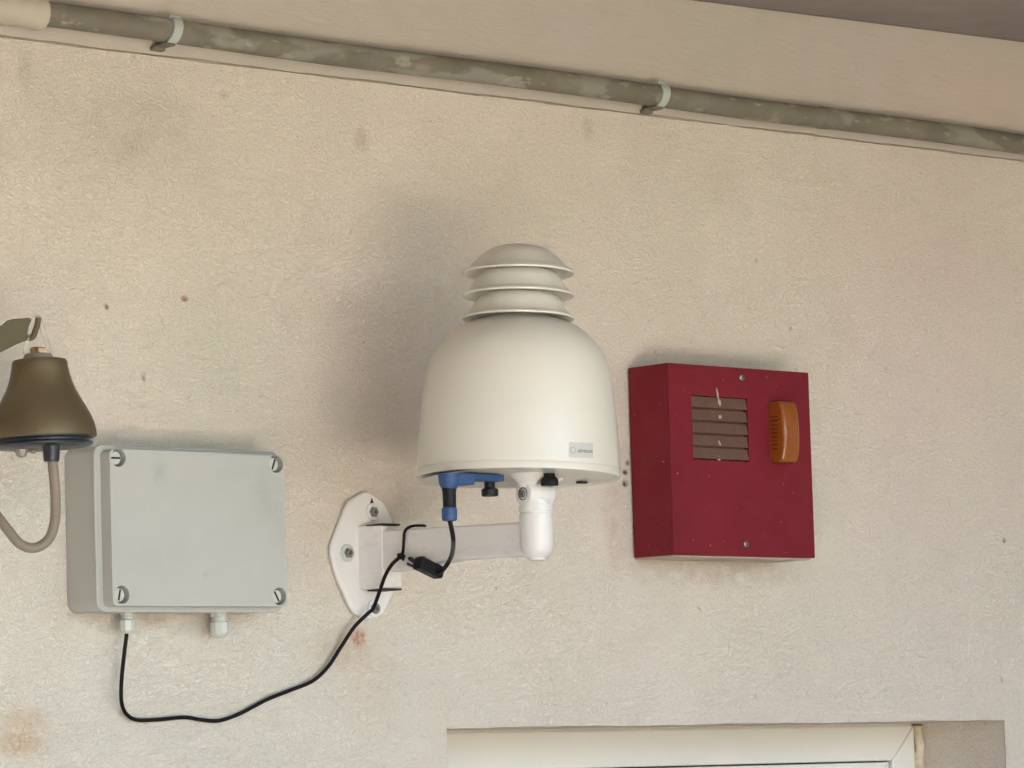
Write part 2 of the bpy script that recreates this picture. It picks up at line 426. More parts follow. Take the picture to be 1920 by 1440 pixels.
# smooth plaster band above the crease (stands slightly proud), open gap between
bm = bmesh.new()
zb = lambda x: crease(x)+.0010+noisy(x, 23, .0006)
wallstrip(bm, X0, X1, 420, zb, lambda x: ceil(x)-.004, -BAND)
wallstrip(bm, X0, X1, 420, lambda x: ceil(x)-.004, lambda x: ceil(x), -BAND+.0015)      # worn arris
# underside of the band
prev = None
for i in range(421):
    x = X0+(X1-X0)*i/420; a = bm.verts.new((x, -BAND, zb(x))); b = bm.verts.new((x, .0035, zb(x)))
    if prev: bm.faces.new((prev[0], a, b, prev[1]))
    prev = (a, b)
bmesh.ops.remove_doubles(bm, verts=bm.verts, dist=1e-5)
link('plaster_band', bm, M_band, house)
bm = bmesh.new(); wallstrip(bm, X0, X1, 40, lambda x: crease(x)-.01, lambda x: crease(x)+.01, .003)
link('wall_gap', bm, M_crack, house)

# soffit: slab following the ceiling line, with a fascia
OV = 2.9  # overhang lengthened out of view to keep sky light off the upper wall
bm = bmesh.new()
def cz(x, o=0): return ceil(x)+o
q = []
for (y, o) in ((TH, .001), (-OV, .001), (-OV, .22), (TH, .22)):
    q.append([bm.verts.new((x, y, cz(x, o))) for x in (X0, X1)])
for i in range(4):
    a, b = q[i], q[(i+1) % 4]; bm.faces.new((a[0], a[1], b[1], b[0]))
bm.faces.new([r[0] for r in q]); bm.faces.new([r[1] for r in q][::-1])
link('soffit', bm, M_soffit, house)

# added unseen side walls, placed to block sky light from left and right
bm = bmesh.new(); box(bm, (-5.75, -5.6, 1.7), (.3, 11.2, 3.4)); link('light_screen', bm, M_screen, house)
bm = bmesh.new(); box(bm, (2.75, -6.0, 1.7), (.3, 12, 3.4)); link('light_screen', bm, M_screen, house)
# window set back in the opening
WD = -dep(1725, 1400, hr)        # depth of the frame face behind the wall face
s0 = sc(P(1500, 1400))
fw = .052
def rectframe(bm, x0, x1, z0, z1, w, y0, y1, gap=.0006, bev=.003):
    # four mitred profiles with a hair gap at the mitres
    def tri(pts):
        prism(bm, pts, y0, y1)
    g_ = gap
    tri([(x0+g_, z1), (x1-g_, z1), (x1-w-g_*.5, z1-w), (x0+w+g_*.5, z1-w)])
    tri([(x0+g_, z0), (x0+w+g_*.5, z0+w), (x1-w-g_*.5, z0+w), (x1-g_, z0)])
    tri([(x0, z0+g_), (x0, z1-g_), (x0+w, z1-w-g_), (x0+w, z0+w+g_)])
    tri([(x1, z1-g_), (x1, z0+g_), (x1-w, z0+w+g_), (x1-w, z1-w-g_)])
bm = bmesh.new(); rectframe(bm, hl+.002, hr-.012, hb+.002, ht-.003, fw, WD, WD+.07)
win = link('window', bm, M_pvc, house); bevel_mod(win, .002)
win['label'] = 'white plastic window set back in the wall'
bm = bmesh.new(); rectframe(bm, hl+fw+.005, hr-fw-.015, hb+fw+.005, ht-fw-.0052, .062, WD+.004, WD+.06)
sa = link('window_sash', bm, M_pvc, win); bevel_mod(sa, .002)
bm = bmesh.new(); box(bm, ((hl+hr)/2, WD+.048, (hb+ht)/2), (hr-hl-2*fw-.06, .012, ht-hb-2*fw-.06)); link('glass_pane', bm, M_glass, win)
bm = bmesh.new()
box(bm, ((hl+hr)/2, WD+.035, (hb+ht)/2), (hr-hl-2*fw+.012, .004, ht-hb-2*fw+.012)); link('rubber_seal', bm, M_rust, win)
bm = bmesh.new()                 # lumpy bead of sealant down the right side
pts = [Vector((hr-.0065+.0012*math.sin(i*.6)+.0007*math.sin(i*2.3), WD-.003+.002*math.sin(i*1.7), ht-.003-i*.011)) for i in range(0, 100)]
tube(bm, spline(pts, 3), .0075, 10); link('sealant_bead', bm, M_seal, win, 60)
bm = bmesh.new(); box(bm, ((hl+hr)/2-.005, WD+.008, ht-.0008), (hr-hl-.02, .012, .0052)); link('sealant_strip', bm, M_wall, win)
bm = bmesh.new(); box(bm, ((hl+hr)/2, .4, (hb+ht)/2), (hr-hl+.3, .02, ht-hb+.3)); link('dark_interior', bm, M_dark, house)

# ------------------------------------------------------------------ conduit along the top of the wall
D = .026
pa, pb = P(80, 27, D), P(1920, 271, D)
rp = 22.6*sc(P(500, 80, D))
dr = (pb-pa).normalized()
A = pa-dr*.9; B = pb+dr*1.4
pipe = empty('wall_pipe', pa)
tag(pipe, 'weathered grey brown pipe with pale patches clipped along the top of the wall', 'pipe')
bm = bmesh.new()
n = 160; tube(bm, [A.lerp(B, i/n)+Vector((0, 0, .0012*math.sin(i*.21))) for i in range(n+1)], rp, 28)
link('pipe_run', bm, M_pipe, pipe, 60)
cA = P(-40, 16, D); rc = rp*1.28
bm = bmesh.new(); e0 = P(76, 26, D)
M = Matrix.Translation(e0) @ zto(-dr)
lathe(bm, [(rp*.9, -.001), (rc*1.06, 0), (rc*1.08, .002), (rc*1.08, .008), (rc*1.0, .0105), (rc*.985, .012), (rc*.985, .20), (rc*1.08, .21), (rc*1.08, .22), (rp*.9, .221)], M, 40)
link('pipe_coupling', bm, M_coup, pipe, 40)
bm = bmesh.new(); je = pa+dr*((P(1545, 222, D)-pa).length)
lathe(bm, [(rp*.9, -.010), (rp*1.05, -.009), (rp*1.06, 0), (rp*1.05, .009), (rp*.9, .010)], Matrix.Translation(je) @ zto(dr), 32); link('pipe_joint', bm, M_pipe, pipe, 40)
def clip(px, py, tilt):
    c = P(px, py, D); t = (c-pa).dot(dr); c = pa+dr*t
    # band round the front of the pipe, opening to the wall
    Xl = dr; Zl = Vector((0, 0, 1)); Zl = (Zl-Xl*Zl.dot(Xl)).normalized(); Yl = Zl.cross(Xl)
    ro, ri, hw = rp+.0035, rp+.0004, .0068
    bm = bmesh.new(); rings = []
    N = 26
    for i in range(N+1):
        a = R(-62+tilt*0 + 132*i/N)      # angle from the outward normal (down negative)
        dirv = -Yl*math.cos(a)+Zl*math.sin(a)
        sh = Xl*(.004*math.sin(a)*tilt)
        rings.append([bm.verts.new(c+dirv*r+Xl*s+sh) for r, s in ((ri, -hw), (ro, -hw), (ro, hw), (ri, hw))])
    for a_, b_ in zip(rings, rings[1:]):
        for k in range(4): bm.faces.new((a_[k], b_[k], b_[(k+1) % 4], a_[(k+1) % 4]))
    bm.faces.new(rings[0]); bm.faces.new(rings[-1][::-1])
    o = link('pipe_clip', bm, M_clip, pipe, 35)
    bm = bmesh.new()      # brown foot of the clip below the pipe, and the upper jaw
    Mx = Matrix.Translation(c) @ Matrix((Xl, Yl, Zl)).transposed().to_4x4()
    box(bm, (-.004, .008, -rp-.0022), (.017, .028, .0035), Mx, .0012)
    box(bm, (-.005, .018, -rp-.0045), (.019, .010, .006), Mx, .002)
    link('clip_foot', bm, M_rust, o)
    bm = bmesh.new(); box(bm, (.004, .004, rp+.0016), (.018, .026, .0035), Mx, .001); link('clip_jaw', bm, M_clip, o)
clip(318, 60, 1.0); clip(1233, 184, 1.0)

# ------------------------------------------------------------------ grey junction box
def rect_fit(tl, tr, br, bl, d):
    a, b, c, e = (P(*q, d) for q in (tl, tr, br, bl))
    ctr = (a+b+c+e)/4; ux = ((b-a)+(c-e))/2; uz = ((a-e)+(b-c))/2
    rot = -math.atan2(ux.z, ux.x)*.6 - math.atan2(-uz.x, uz.z)*.4
    return ctr, ux.length, uz.length, rot
Xw = P(121, 990, 0).x
d1 = dep(179, 990, Xw)                       # flange front
Xf = P(187, 990, d1).x; d2 = dep(205, 990, Xf)   # lid panel front
ctr, w2, h2, rot = rect_fit((204, 841), (532, 854), (539, 1138), (213, 1135), d2)
jb = empty('junction_box', Vector((ctr.x, 0, ctr.z))); tag(jb, 'grey plastic junction box with four corner screws beside the brass bell', 'junction box')
MB = frame_at(Vector((ctr.x, 0, ctr.z)), rot)
s2 = sc(ctr)
bx0 = P(125, 990, 0).x-ctr.x
wb = w2+18*s2*1.3; hb_ = h2+20*s2
bm = bmesh.new(); prism(bm, rrect(wb, hb_-4*s2, .012), -.0005, -(d1-.006), MB)
o = link('box_body', bm, M_grey, jb); bevel_mod(o, .0012)
bm = bmesh.new(); prism(bm, rrect(wb+.003, hb_, .013), -(d1-.0055), -d1, MB)
rim = link('box_rim', bm, M_grey, jb); bevel_mod(rim, .0014, 3)
bm = bmesh.new(); prism(bm, rrect(w2, h2, .007), -(d1-.0004), -d2, MB)
lid = link('box_lid', bm, M_grey, jb)
# screw wells
wells = []
for px, py in ((222, 858), (518, 870), (229, 1115), (524, 1118)):
    p = P(px, py, d2); l = MB.inverted() @ p; wells.append((l.x, l.z))
rw = 16.8*s2
bm = bmesh.new()
for x, z in wells:
    M = MB @ Matrix.Translation((x, -d2-.01, z)) @ Matrix.Rotation(R(-90), 4, 'X')
    lathe(bm, [(rw, 0), (rw, .06)], M, 40)
cut = link('cut', bm, M_dark); boolean(lid, cut); bevel_mod(lid, .0014, 3)
for i, (x, z) in enumerate(wells):
    M = MB @ Matrix.Translation((x, -d2+.0055, z)) @ Matrix.Rotation(R(90), 4, 'X')
    bm = bmesh.new(); lathe(bm, [(rw*.76, -.02), (rw*.76, -.001), (rw*.66, 0), (0, 0)], M, 32)
    sc_ = link('box_screw', bm, M_pscrew, lid, 30)
    a = (90, 70, 78, 115)[i]
    bm = bmesh.new(); box(bm, (0, 0, 0), (rw*1.25, .0022, .0012), M @ Matrix.Rotation(R((0, 70, 78, -60)[i]), 4, 'Z')); sl_ = link('screw_slot', bm, M_dark, sc_)
    # keep within three levels: slot joins the screw mesh
    me = sc_.data; me.materials.append(M_dark)
    b2 = bmesh.new(); b2.from_mesh(me); n0 = len(b2.faces); b2.from_mesh(sl_.data); b2.faces.ensure_lookup_table()
    for f in b2.faces[n0:]: f.material_index = 1
    b2.to_mesh(me); b2.free(); bpy.data.objects.remove(sl_)
# cable glands under the box
def gland(px, py, big, d):
    t = P(px, 1146, d); s = sc(t); M = Matrix.Translation(t) @ Matrix.Rotation(R(180), 4, 'X') @ Matrix.Rotation(-rot, 4, 'Y')
    bm = bmesh.new(); hx = 1.0 if big else .78
    lathe(bm, [(17*s*hx, -.004), (17*s*hx, .006*hx), (16*s*hx, .0068*hx)], M @ Matrix.Rotation(R(20), 4, 'Z'), 6)
    lathe(bm, [(13*s*hx, .006*hx), (14*s*hx, .011*hx), (14*s*hx, .0125*hx)], M, 24)
    L = (1196-1146)*s if big else (1188-1146)*s
    lathe(bm, [(14*s*hx, .0125*hx), (18*s*hx, .014*hx), (18*s*hx, L*.72), (16.5*s*hx, L*.84), (11*s*hx, L*.97), (0 if big else 6*s, L)], M @ Matrix.Rotation(R(8), 4, 'Z'), 8 if not big else 10)
    o = link('cable_gland', bm, M_gland, jb); bevel_mod(o, .0008)
    return t
gd = d1*.42
gland(238, 1146, False, gd); gland(411, 1146, True, gd)

# ------------------------------------------------------------------ red alarm box
Xr = P(1181, 870, 0).x; dR = dep(1259, 870, Xr)
ctr, wr, hr_, rotr = rect_fit((1253, 682), (1518, 697), (1527, 1045), (1263, 1041), dR)
ab = empty('alarm_box', Vector((ctr.x, 0, ctr.z))); tag(ab, 'dark red metal alarm box with brown louvred vent and amber lamp', 'alarm box')
MR = frame_at(Vector((ctr.x, 0, ctr.z)), rotr)
def loc(px, py, d, Mi): return Mi.inverted() @ P(px, py, d)
bm = bmesh.new(); t_ = .0022
prism(bm, [(-wr/2, -hr_/2), (wr/2, -hr_/2), (wr/2, hr_/2), (-wr/2, hr_/2)], -.003, -dR, MR)
cover = link('alarm_cover', bm, M_red, ab)
bm = bmesh.new()      # hollow from below/behind: sheet metal thickness
v0, v1 = loc(1297, 741, dR, MR), loc(1406, 866, dR, MR)
box(bm, ((v0.x+v1.x)/2, -dR, (v0.z+v1.z)/2), (v1.x-v0.x, .03, v0.z-v1.z), MR)
cut = link('cut', bm, M_dark); boolean(cover, cut)
bm = bmesh.new(); box(bm, (0, -dR*.45-.002, -hr_/2-.0012), (wr-.006, dR*.86, .0022), MR); 
link('backing_plate', bm, M_redback, ab)
bevel_mod(cover, .0012, 2)
vw, vh = v1.x-v0.x, v0.z-v1.z; vc = ((v0.x+v1.x)/2, (v0.z+v1.z)/2)
bm = bmesh.new()
for i in range(5):
    z1 = vc[1]+vh/2-vh*i/5; z0 = z1-vh/5
    # blade: leans outwards towards its lower edge
    w_ = vw/2-.0004
    pts = [(-dR+.0042, z1-.0002), (-dR+.0010+.0005*(i % 2), z0+.0034), (-dR+.0010, z0+.0022), (-dR+.0025, z0+.0016), (-dR+.0075, z1-.0026)]
    prism(bm, pts, vc[0]-w_, vc[0]+w_, MR, 'X')
box(bm, (vc[0], -dR+.0100, vc[1]), (vw, .002, vh), MR)
vent = link('louvre_vent', bm, M_louv, ab); bevel_mod(vent, .0006)
def splat(px, py, w, h, off, lean=0):
    p = loc(px, py, dR-off, MR); n = 10; vs = []; bm = bmesh.new()
    for i in range(n):
        a = 2*math.pi*i/n; rr = random.uniform(.75, 1.15)
        vs.append(bm.verts.new(MR @ Vector((p.x+w*math.cos(a)*rr+lean*math.sin(a)*h, -(dR-off)-.0005, p.z+h*math.sin(a)*rr))))
    r = bmesh.ops.extrude_face_region(bm, geom=[bm.faces.new(vs)])
    for v in r['geom']:
        if isinstance(v, bmesh.types.BMVert): v.co.y += .0012
    link('dropping_streak', bm, M_drop, ab)
splat(1345, 737, .0018, .0085, -.0006, -.2); splat(1349, 754, .0028, .0050, .0012, -.2)
splat(1350, 782, .0035, .0026, .002); splat(1349, 831, .0018, .0032, .002, -.4); splat(1348, 860, .0026, .0040, .002)
for px, py in ((1391, 708), (1399, 1020)):
    p = MR @ Vector((loc(px, py, dR, MR).x, -dR, loc(px, py, dR, MR).z)); s = sc(p)
    M = Matrix.Translation(p) @ Matrix.Rotation(R(90), 4, 'X')
    bm = bmesh.new(); lathe(bm, [(6.5*s, -.002), (6.5*s, .0006), (4.5*s, .0018), (2.2*s, .0018), (1.8*s, .0002), (0, .0002)], M, 20)
    link('cover_screw', bm, M_screw, ab, 40)
# amber lamp
l0, l1 = loc(1441, 754, dR, MR), loc(1441, 868, dR, MR)
dl = .028; Xl0 = (MR @ Vector((l0.x, 0, 0))).x
lw = 32*sc(P(1480, 810, dR))/.72
N = 20; bm = bmesh.new(); hh = (l0.z-l1.z)/2; zc = (l0.z+l1.z)/2
rows = []
for i in range(N+1):
    u = -1+2*i/N; z = zc+hh*u
    dd = dl*(1-.24*abs(u)**2.2) if abs(u) < .999 else dl*.66
    e = .0045*(1-.3*abs(u))
    prof = [(0, 0), (0, -dd+e), (e*.3, -dd+e*.3), (e, -dd), (lw-e, -dd), (lw-e*.3, -dd+e*.3), (lw, -dd+e), (lw, 0)]
    rows.append([bm.verts.new(MR @ Vector((l0.x+a, -dR+b, z))) for a, b in prof])
for a, b in zip(rows, rows[1:]):
    for k in range(7): bm.faces.new((a[k], a[k+1], b[k+1], b[k]))
bm.faces.new(rows[0]); bm.faces.new(rows[-1][::-1])
lens = link('amber_lens', bm, M_amber, ab, 38); bevel_mod(lens, .0015)
bm = bmesh.new(); box(bm, (l0.x+lw/2, -dR-.0005, zc), (lw+.005, .003, 2*hh+.005), MR, .0006); bm.free()
# ribs inside the side of the lens
bm = bmesh.new()
for i in range(9):
    z = zc-hh*.55+i*hh*.13; box(bm, (l0.x-.0002, -dR-dl*.36, z), (.0014, dl*.42, hh*.055), MR, .0003)
box(bm, (l0.x-.0002, -dR-dl*.42, zc+hh*.38), (.0014, dl*.62, .0012), MR)
link('lens_rib', bm, M_amber2, ab)

# ------------------------------------------------------------------ wall bracket with arm and post
thk = .009
Xm = P(702, 1050, thk).x         # centre line of the bracket
zc_ = (P(699, 960, thk).z+P(702, 1140, thk).z)/2
outl = [(693, 922), (671, 929), (656, 940), (646, 958), (639, 978), (624, 1017), (622, 1030), (623, 1044), (631, 1075), (647, 1114), (664, 1147), (676, 1156), (694, 1162)]
L_ = [(P(a, b, thk).x, P(a, b, thk).z) for a, b in outl]
Xp = P(691, 1050, thk).x; L_[0] = (Xp-.004, L_[0][1]); L_[-1] = (Xp-.004, L_[-1][1])
ring = [(x, z) for x, z in L_]+[(2*Xp-x, z) for x, z in L_[::-1]]
brk = empty('wall_bracket', (Xm, 0, zc_)); tag(brk, 'white metal wall bracket with arm carrying the cream dome housing', 'bracket')
ring = [(p.x, p.y) for p in spline([Vector((a, b, 0)) for a, b in ring+[ring[0]]], 4)][:-1]
bm = bmesh.new(); prism(bm, ring, -.0005, -thk)
o = link('mounting_plate', bm, M_white, brk); bevel_mod(o, .0035, 3, 50)
Xe = PX                                           # shorthand
# flared root
s1 = sc(P(700, 1050))
hw0, hw1 = 40*s1, 24*s1
dr_ = dep(718, 1088, Xm-hw1)                      # depth of its front face
zt, zbm = P(700, 986, dr_*.7).z, P(735, 1104, dr_).z
zt = PX(735, 984, Xm).z
bm = bmesh.new()
q0 = [(Xm-hw0, -thk+.002, zbm), (Xm+hw0, -thk+.002, zbm), (Xm+hw0, -thk+.002, zt), (Xm-hw0, -thk+.002, zt)]
q1 = [(Xm-hw1, -dr_, zbm+.001), (Xm+hw1, -dr_, zbm+.001), (Xm+hw1, -dr_, zt-.001), (Xm-hw1, -dr_, zt-.001)]
A_ = [bm.verts.new(v) for v in q0]; B_ = [bm.verts.new(v) for v in q1]
bm.faces.new(A_); bm.faces.new(B_[::-1])
for i in range(4): bm.faces.new((A_[i], A_[(i+1) % 4], B_[(i+1) % 4], B_[i]))
o = link('arm_root', bm, M_arm, brk); bevel_mod(o, .0025, 3)
for z in (zt+.0006, zbm-.0006):
    bm = bmesh.new(); box(bm, (Xm, -dr_+.016, z), (hw1*2-.004, .034, .0022), bev=.0004)
    link('cover_gap', bm, M_dark, brk)
# arm
pd = dep(1006, 1000, Xm)                          # depth of the post axis
hwa = 22*s1
def az(px, py): q = PX(px, py, Xm-hwa); return (q.y, q.z)
ptsA = [(-dr_+.004, PX(720, 994, Xm-hwa).z), az(975, 979), (-pd, az(975, 979)[1]), (-pd, az(975, 1043)[1]), az(965, 1043), az(900, 1046), az(850, 1050), az(815, 1056), az(780, 1063), az(750, 1069), (-dr_+.004, az(722, 1072)[1])]
bm = bmesh.new(); prism(bm, ptsA, Xm-hwa, Xm+hwa, None, 'X')
o = link('arm', bm, M_arm, brk); bevel_mod(o, .003, 3, 30)
# post
pc = lambda py: Vector((Xm, -pd, P(1006, py, pd).z))
sp_ = sc(pc(1000)); rpst = 31.5*sp_
z = lambda py: P(1006, py, pd).z
bm = bmesh.new(); M = Matrix.Translation((Xm, -pd, 0))
lathe(bm, [(0, z(1051)), (14*sp_, z(1051)), (16*sp_, z(1050)), (16*sp_, z(1047)), (18*sp_, z(1044)), (24*sp_, z(1040)), (29*sp_, z(1032)), (rpst, z(1020)), (rpst, z(964)), (rpst*.93, z(963)), (rpst*.93, z(960)), (rpst*1.02, z(958.5)), (rpst*1.02, z(947)), (rpst*.9, z(946.5)), (rpst*.9, z(938)), (0, z(936))], M, 56)
link('post', bm, M_white, brk, 45)
bm = bmesh.new(); cyl(bm, (Xm-rpst*1.02, -pd, z(927)), (Xm+rpst*1.02, -pd, z(927)), 23*sp_, bev=.003, n=40)
box(bm, (Xm+.002, -pd, z(933)), (rpst*1.5, 44*sp_, 34*sp_), bev=.003)
link('joint', bm, M_white, brk, 40)
bm = bmesh.new(); M = Matrix.Translation((Xm-rpst*1.02, -pd, z(927))) @ Matrix.Rotation(R(-90), 4, 'Y')
lathe(bm, [(12*sp_, -.002), (12*sp_, .0006), (11*sp_, .0006), (9*sp_, -.001), (0, -.001)], M, 24); o = link('joint_bolt', bm, M_dark, brk)
bm = bmesh.new(); lathe(bm, [(7.5*sp_, -.001), (7.5*sp_, .002), (6*sp_, .003), (3*sp_, .003), (2.6*sp_, .001), (0, .001)], M, 20); link('bolt_head', bm, M_screw, o, 40)
# screws of the plate
for i, (px, py) in enumerate(((699, 960), (652, 1037), (702, 1141))):
    p = P(px, py, thk+.001); s = sc(p); M = Matrix.Translation(p) @ Matrix.Rotation(R(90), 4, 'X')
    bm = bmesh.new(); lathe(bm, [(17*s, -.003), (17*s, .0002), (16*s, .0012), (9*s, .0014)], M, 32)
    o = link('washer', bm, (M_white if i != 1 else M_gland), brk, 40)
    bm = bmesh.new(); lathe(bm, [(10*s, 0), (10*s, .004), (8.5*s, .0052), (4*s, .0052), (3.4*s, .0022), (0, .0022)], M, 6 if i < 2 else 20); link('plate_screw', bm, M_screw, brk)
p = P(697, 942, thk+.0006); s = sc(p); bm = bmesh.new()
prism(bm, [(p.x-6*s, p.z-7*s), (p.x+7*s, p.z-7*s), (p.x+1*s, p.z+9*s)], -thk+.002, -thk-.0005); link('slot_hole', bm, M_dark, brk)

# ------------------------------------------------------------------ cream dome sensor housing
dd_ = pd-.028
bot, tp = P(972, 897, dd_), P(972, 460, dd_)
ax = (tp-bot).normalized()
MD = Matrix.Translation(bot) @ zto(ax)
H = (tp-bot).length/(897-460); sD = sc(P(972, 700, dd_))
def pr(lst): return [(r*sD, (897-y)*H) for r, y in lst]
dome = empty('sensor_housing', bot); tag(dome, 'large cream plastic dome housing with three stacked vent caps on its bracket', 'sensor housing')
bm = bmesh.new()
lathe(bm, pr([(186, 894), (190, 897), (191, 895.5), (191, 885), (190.4, 883.6), (189.2, 883), (189.2, 882), (190.2, 881.2), (190, 878), (189, 862), (187.6, 837), (186, 812), (184, 788), (181.5, 762), (178.6, 735), (175, 712), (170, 691), (162.5, 671), (153, 654), (142, 640), (128, 626.5), (114, 616.5), (100, 609), (84, 603), (66, 599), (58, 594)]), MD, 128, False)
lathe(bm, pr([(0, 892.5), (184, 892.5), (186, 894)]), MD, 128, False)
bmesh.ops.remove_doubles(bm, verts=bm.verts, dist=1e-6)
body = link('dome_shell', bm, M_dome, dome, 28)
bm = bmesh.new(); cyl(bm, MD @ Vector((0, 0, (893.2-897)*-H)), MD @ Vector((0, 0, (893.9-897)*-H)), 183*sD, n=96)
link('base_plate', bm, M_under, dome, 40)
def cap(y, first):
    bm = bmesh.new()
    if first: up = [(0, y-54.5), (18, y-53.6), (34, y-51.4), (48, y-47.5), (60, y-41.5), (70, y-34), (78, y-26), (86, y-18), (94, y-10.5), (101, y-5.2)]
    else: up = [(50, y-45), (70, y-43.5), (76, y-38), (82, y-29), (88, y-19), (94, y-11), (100, y-5)]
    dn = [(104.6, y-2.8), (106, y-.6), (105.4, y+1.6), (103, y+2.2), (100, y+.8), (90, y-4), (78, y-12), (60, y-18), (40, y-22)]
    lathe(bm, pr(up+dn), MD, 96, False)
    link('vent_cap', bm, M_dome, dome, 30)
for i, y in enumerate((513, 555, 598)): cap(y, i == 0)
bm = bmesh.new(); cyl(bm, MD @ Vector((0, 0, (897-606)*H)), MD @ Vector((0, 0, (897-475)*H)), 42*sD, n=40); link('vent_core', bm, M_dome, dome, 40)
# sticker with ring and lettering, wrapped on the shell
def shell(px, py, lift=.0003):      # point on the lower shell seen at this pixel
    o_ = MD.inverted() @ CAM; d_ = (MD.inverted().to_3x3() @ ray(px, py)).normalized()
    r = (189.2+(py-844)*.055)*sD+lift
    a = d_.x**2+d_.y**2; b = 2*(o_.x*d_.x+o_.y*d_.y); c = o_.x**2+o_.y**2-r*r
    t = (-b-math.sqrt(b*b-4*a*c))/(2*a); return MD @ (o_+d_*t)
bm = bmesh.new(); nx, ny = 12, 6
G = [[bm.verts.new(shell(1067+45*i/nx, 829+28.5*j/ny+i*.12, .0004)) for i in range(nx+1)] for j in range(ny+1)]
for j in range(ny):
    for i in range(nx): bm.faces.new((G[j][i], G[j][i+1], G[j+1][i+1], G[j+1][i]))
r = bmesh.ops.extrude_face_region(bm, geom=list(bm.faces))
cx = MD @ Vector((0, 0, .03))
for v in r['geom']:
    if isinstance(v, bmesh.types.BMVert): v.co = v.co+(cx-v.co).normalized()*.0012
lab = link('sticker', bm, M_paper, dome, 30)
bm = bmesh.new()
for k in range(24):
    a, b = 2*math.pi*k/24, 2*math.pi*(k+1)/24
    bm.faces.new([bm.verts.new(shell(1074.5+ra*math.cos(t)*.85, 844+ra*math.sin(t), .0007)) for ra, t in ((6.6, a), (6.6, b), (4.8, b), (4.8, a))])
link('sticker_ring', bm, M_ring, lab)
# lettering: a text curve turned into mesh and laid on the shell
tc = bpy.data.curves.new('t', 'FONT'); tc.body = 'airmont'; tc.size = 1; to = bpy.data.objects.new('t', tc); COL.objects.link(to)
bpy.context.view_layer.update(); tm = bpy.data.meshes.new_from_object(to.evaluated_get(bpy.context.evaluated_depsgraph_get()))
bpy.data.objects.remove(to)
xs = [v.co.x for v in tm.vertices]; ys = [v.co.y for v in tm.vertices]
x0, x1, y0, y1 = min(xs), max(xs), min(ys), max(ys)
bm = bmesh.new(); bm.from_mesh(tm)
for v in bm.verts:
    u = (v.co.x-x0)/(x1-x0); w_ = (v.co.y-y0)/(y1-y0)
    v.co = shell(1083.5+28*u, 848+1.6*u-7.0*w_, .0007)
link('sticker_lettering', bm, M_ink, lab)
# fittings under the base
def U(px, py, off=0): return P(px, py, dd_+off)
def turned(name, px0, py0, prof, m, par=dome, off=0, n=28):
    t = U(px0, py0, off); s = sc(t); bm = bmesh.new()
    M = Matrix.Translation(t) @ Matrix.Rotation(R(180), 4, 'X')
    lathe(bm, [(r*s, h*s) for r, h in prof], M, n); return link(name, bm, m, par, 35)
o = turned('connector_socket', 842, 894, [(20, -6), (20, 6), (19, 14), (16, 20), (14, 23)], M_blue, off=.03)
bm = bmesh.new(); p = U(862, 899, .03); box(bm, p, (.030, .022, .014), bev=.002); link('socket_flange', bm, M_blue, o)
turned('connector_plug', 842, 914, [(14.5, 0), (13, 8), (12.5, 34), (12.5, 38)], M_black, off=.03)
turned('connector_nut', 842.5, 951, [(12, 0), (14.5, 1.5), (15, 4), (15, 20), (13.5, 25), (8, 26.5), (0, 26.5)], M_blue, off=.03, n=12)
bm = bmesh.new(); p = U(903, 896, .015); box(bm, p, (.058, .020, .0085), bev=.0015); link('terminal_strip', bm, M_blue, dome)
turned('collar', 919, 900, [(12, 0), (12, 3.2), (9, 4)], M_white, off=.01)
turned('knob', 918, 903.5, [(10, -2), (10, 11), (16, 14), (16, 25), (15, 27), (0, 27)], M_black, off=.01, n=10)
turned('knob', 1030, 887, [(11, -6), (11, 6), (16, 11), (17, 14), (17, 22), (15.5, 24), (0, 24)], M_black, off=.045, n=12)
turned('lug', 1049, 898, [(7, -2), (7, 3), (5, 5), (0, 5)], M_white, off=.03)
t = U(1010, 893, .0); turned('spacer', 1012, 893, [(10, -2), (10, 14), (8, 16), (0, 16)], M_under, off=.0)
turned('mount_cone', 988, 890, [(33, -2), (29, 4), (22, 11), (17, 17), (15, 24)], M_white, off=.028)
bm = bmesh.new(); p = U(1091, 898.5, .006)
M = Matrix.Translation(MD @ Vector((0, 0, 0))) ; q = MD.inverted() @ p
pl = MD @ Vector((q.x, q.y, (897-894.2)*H)); cyl(bm, pl-ax*.0015, pl+ax*.001, 11*sD, n=20); link('vent_hole', bm, M_dark, dome)

# ------------------------------------------------------------------ cable with ferrite core, cable tie
def CP(px, py, d): return P(px, py, d)
cb = empty('signal_cable', P(700, 1250, .01)); tag(cb, 'thin black cable looping from grey junction box up to the blue connector', 'cable')
dk = dep(750, 1042, Xm-hwa)+.004 if False else None
Xk = Xm-hwa-.006                 # cable hangs just left of the arm
dkn = dep(752, 1043, Xk)
gdp = gd
low = [(238, 1184, gdp), (236, 1200, gdp), (233, 1225, gdp*.9), (229, 1262, gdp*.7), (227, 1295, .02), (229, 1322, .012), (238, 1340, .008), (258, 1350, .006), (300, 1349, .005), (345, 1345, .005), (380, 1350, .005), (412, 1351, .005), (450, 1338, .005), (500, 1312, .006), (545, 1294, .006), (586, 1277, .008), (615, 1250, .010), (640, 1212, .012), (664, 1176, .016), (690, 1150, .024), (700, 1140, .030), (712, 1108, .05), (723, 1078, dkn*.8), (736, 1057, dkn*.95), (752, 1043, dkn)]
dfe = dep(800, 1066, Xk); dcn = dd_+.03
hi = [(752, 1043, dkn), (766, 1046, dkn*1.01), (782, 1056, dfe), (804, 1067, dfe), (822, 1074, dfe+.01), (836, 1062, dfe+.03), (847, 1040, dfe+.06), (850, 1015, dcn-.01), (847, 993, dcn), (843, 975, dcn)]
rcb = 3.6*s1
bm = bmesh.new(); tube(bm, spline([CP(*q) for q in low], 8), rcb, 12)
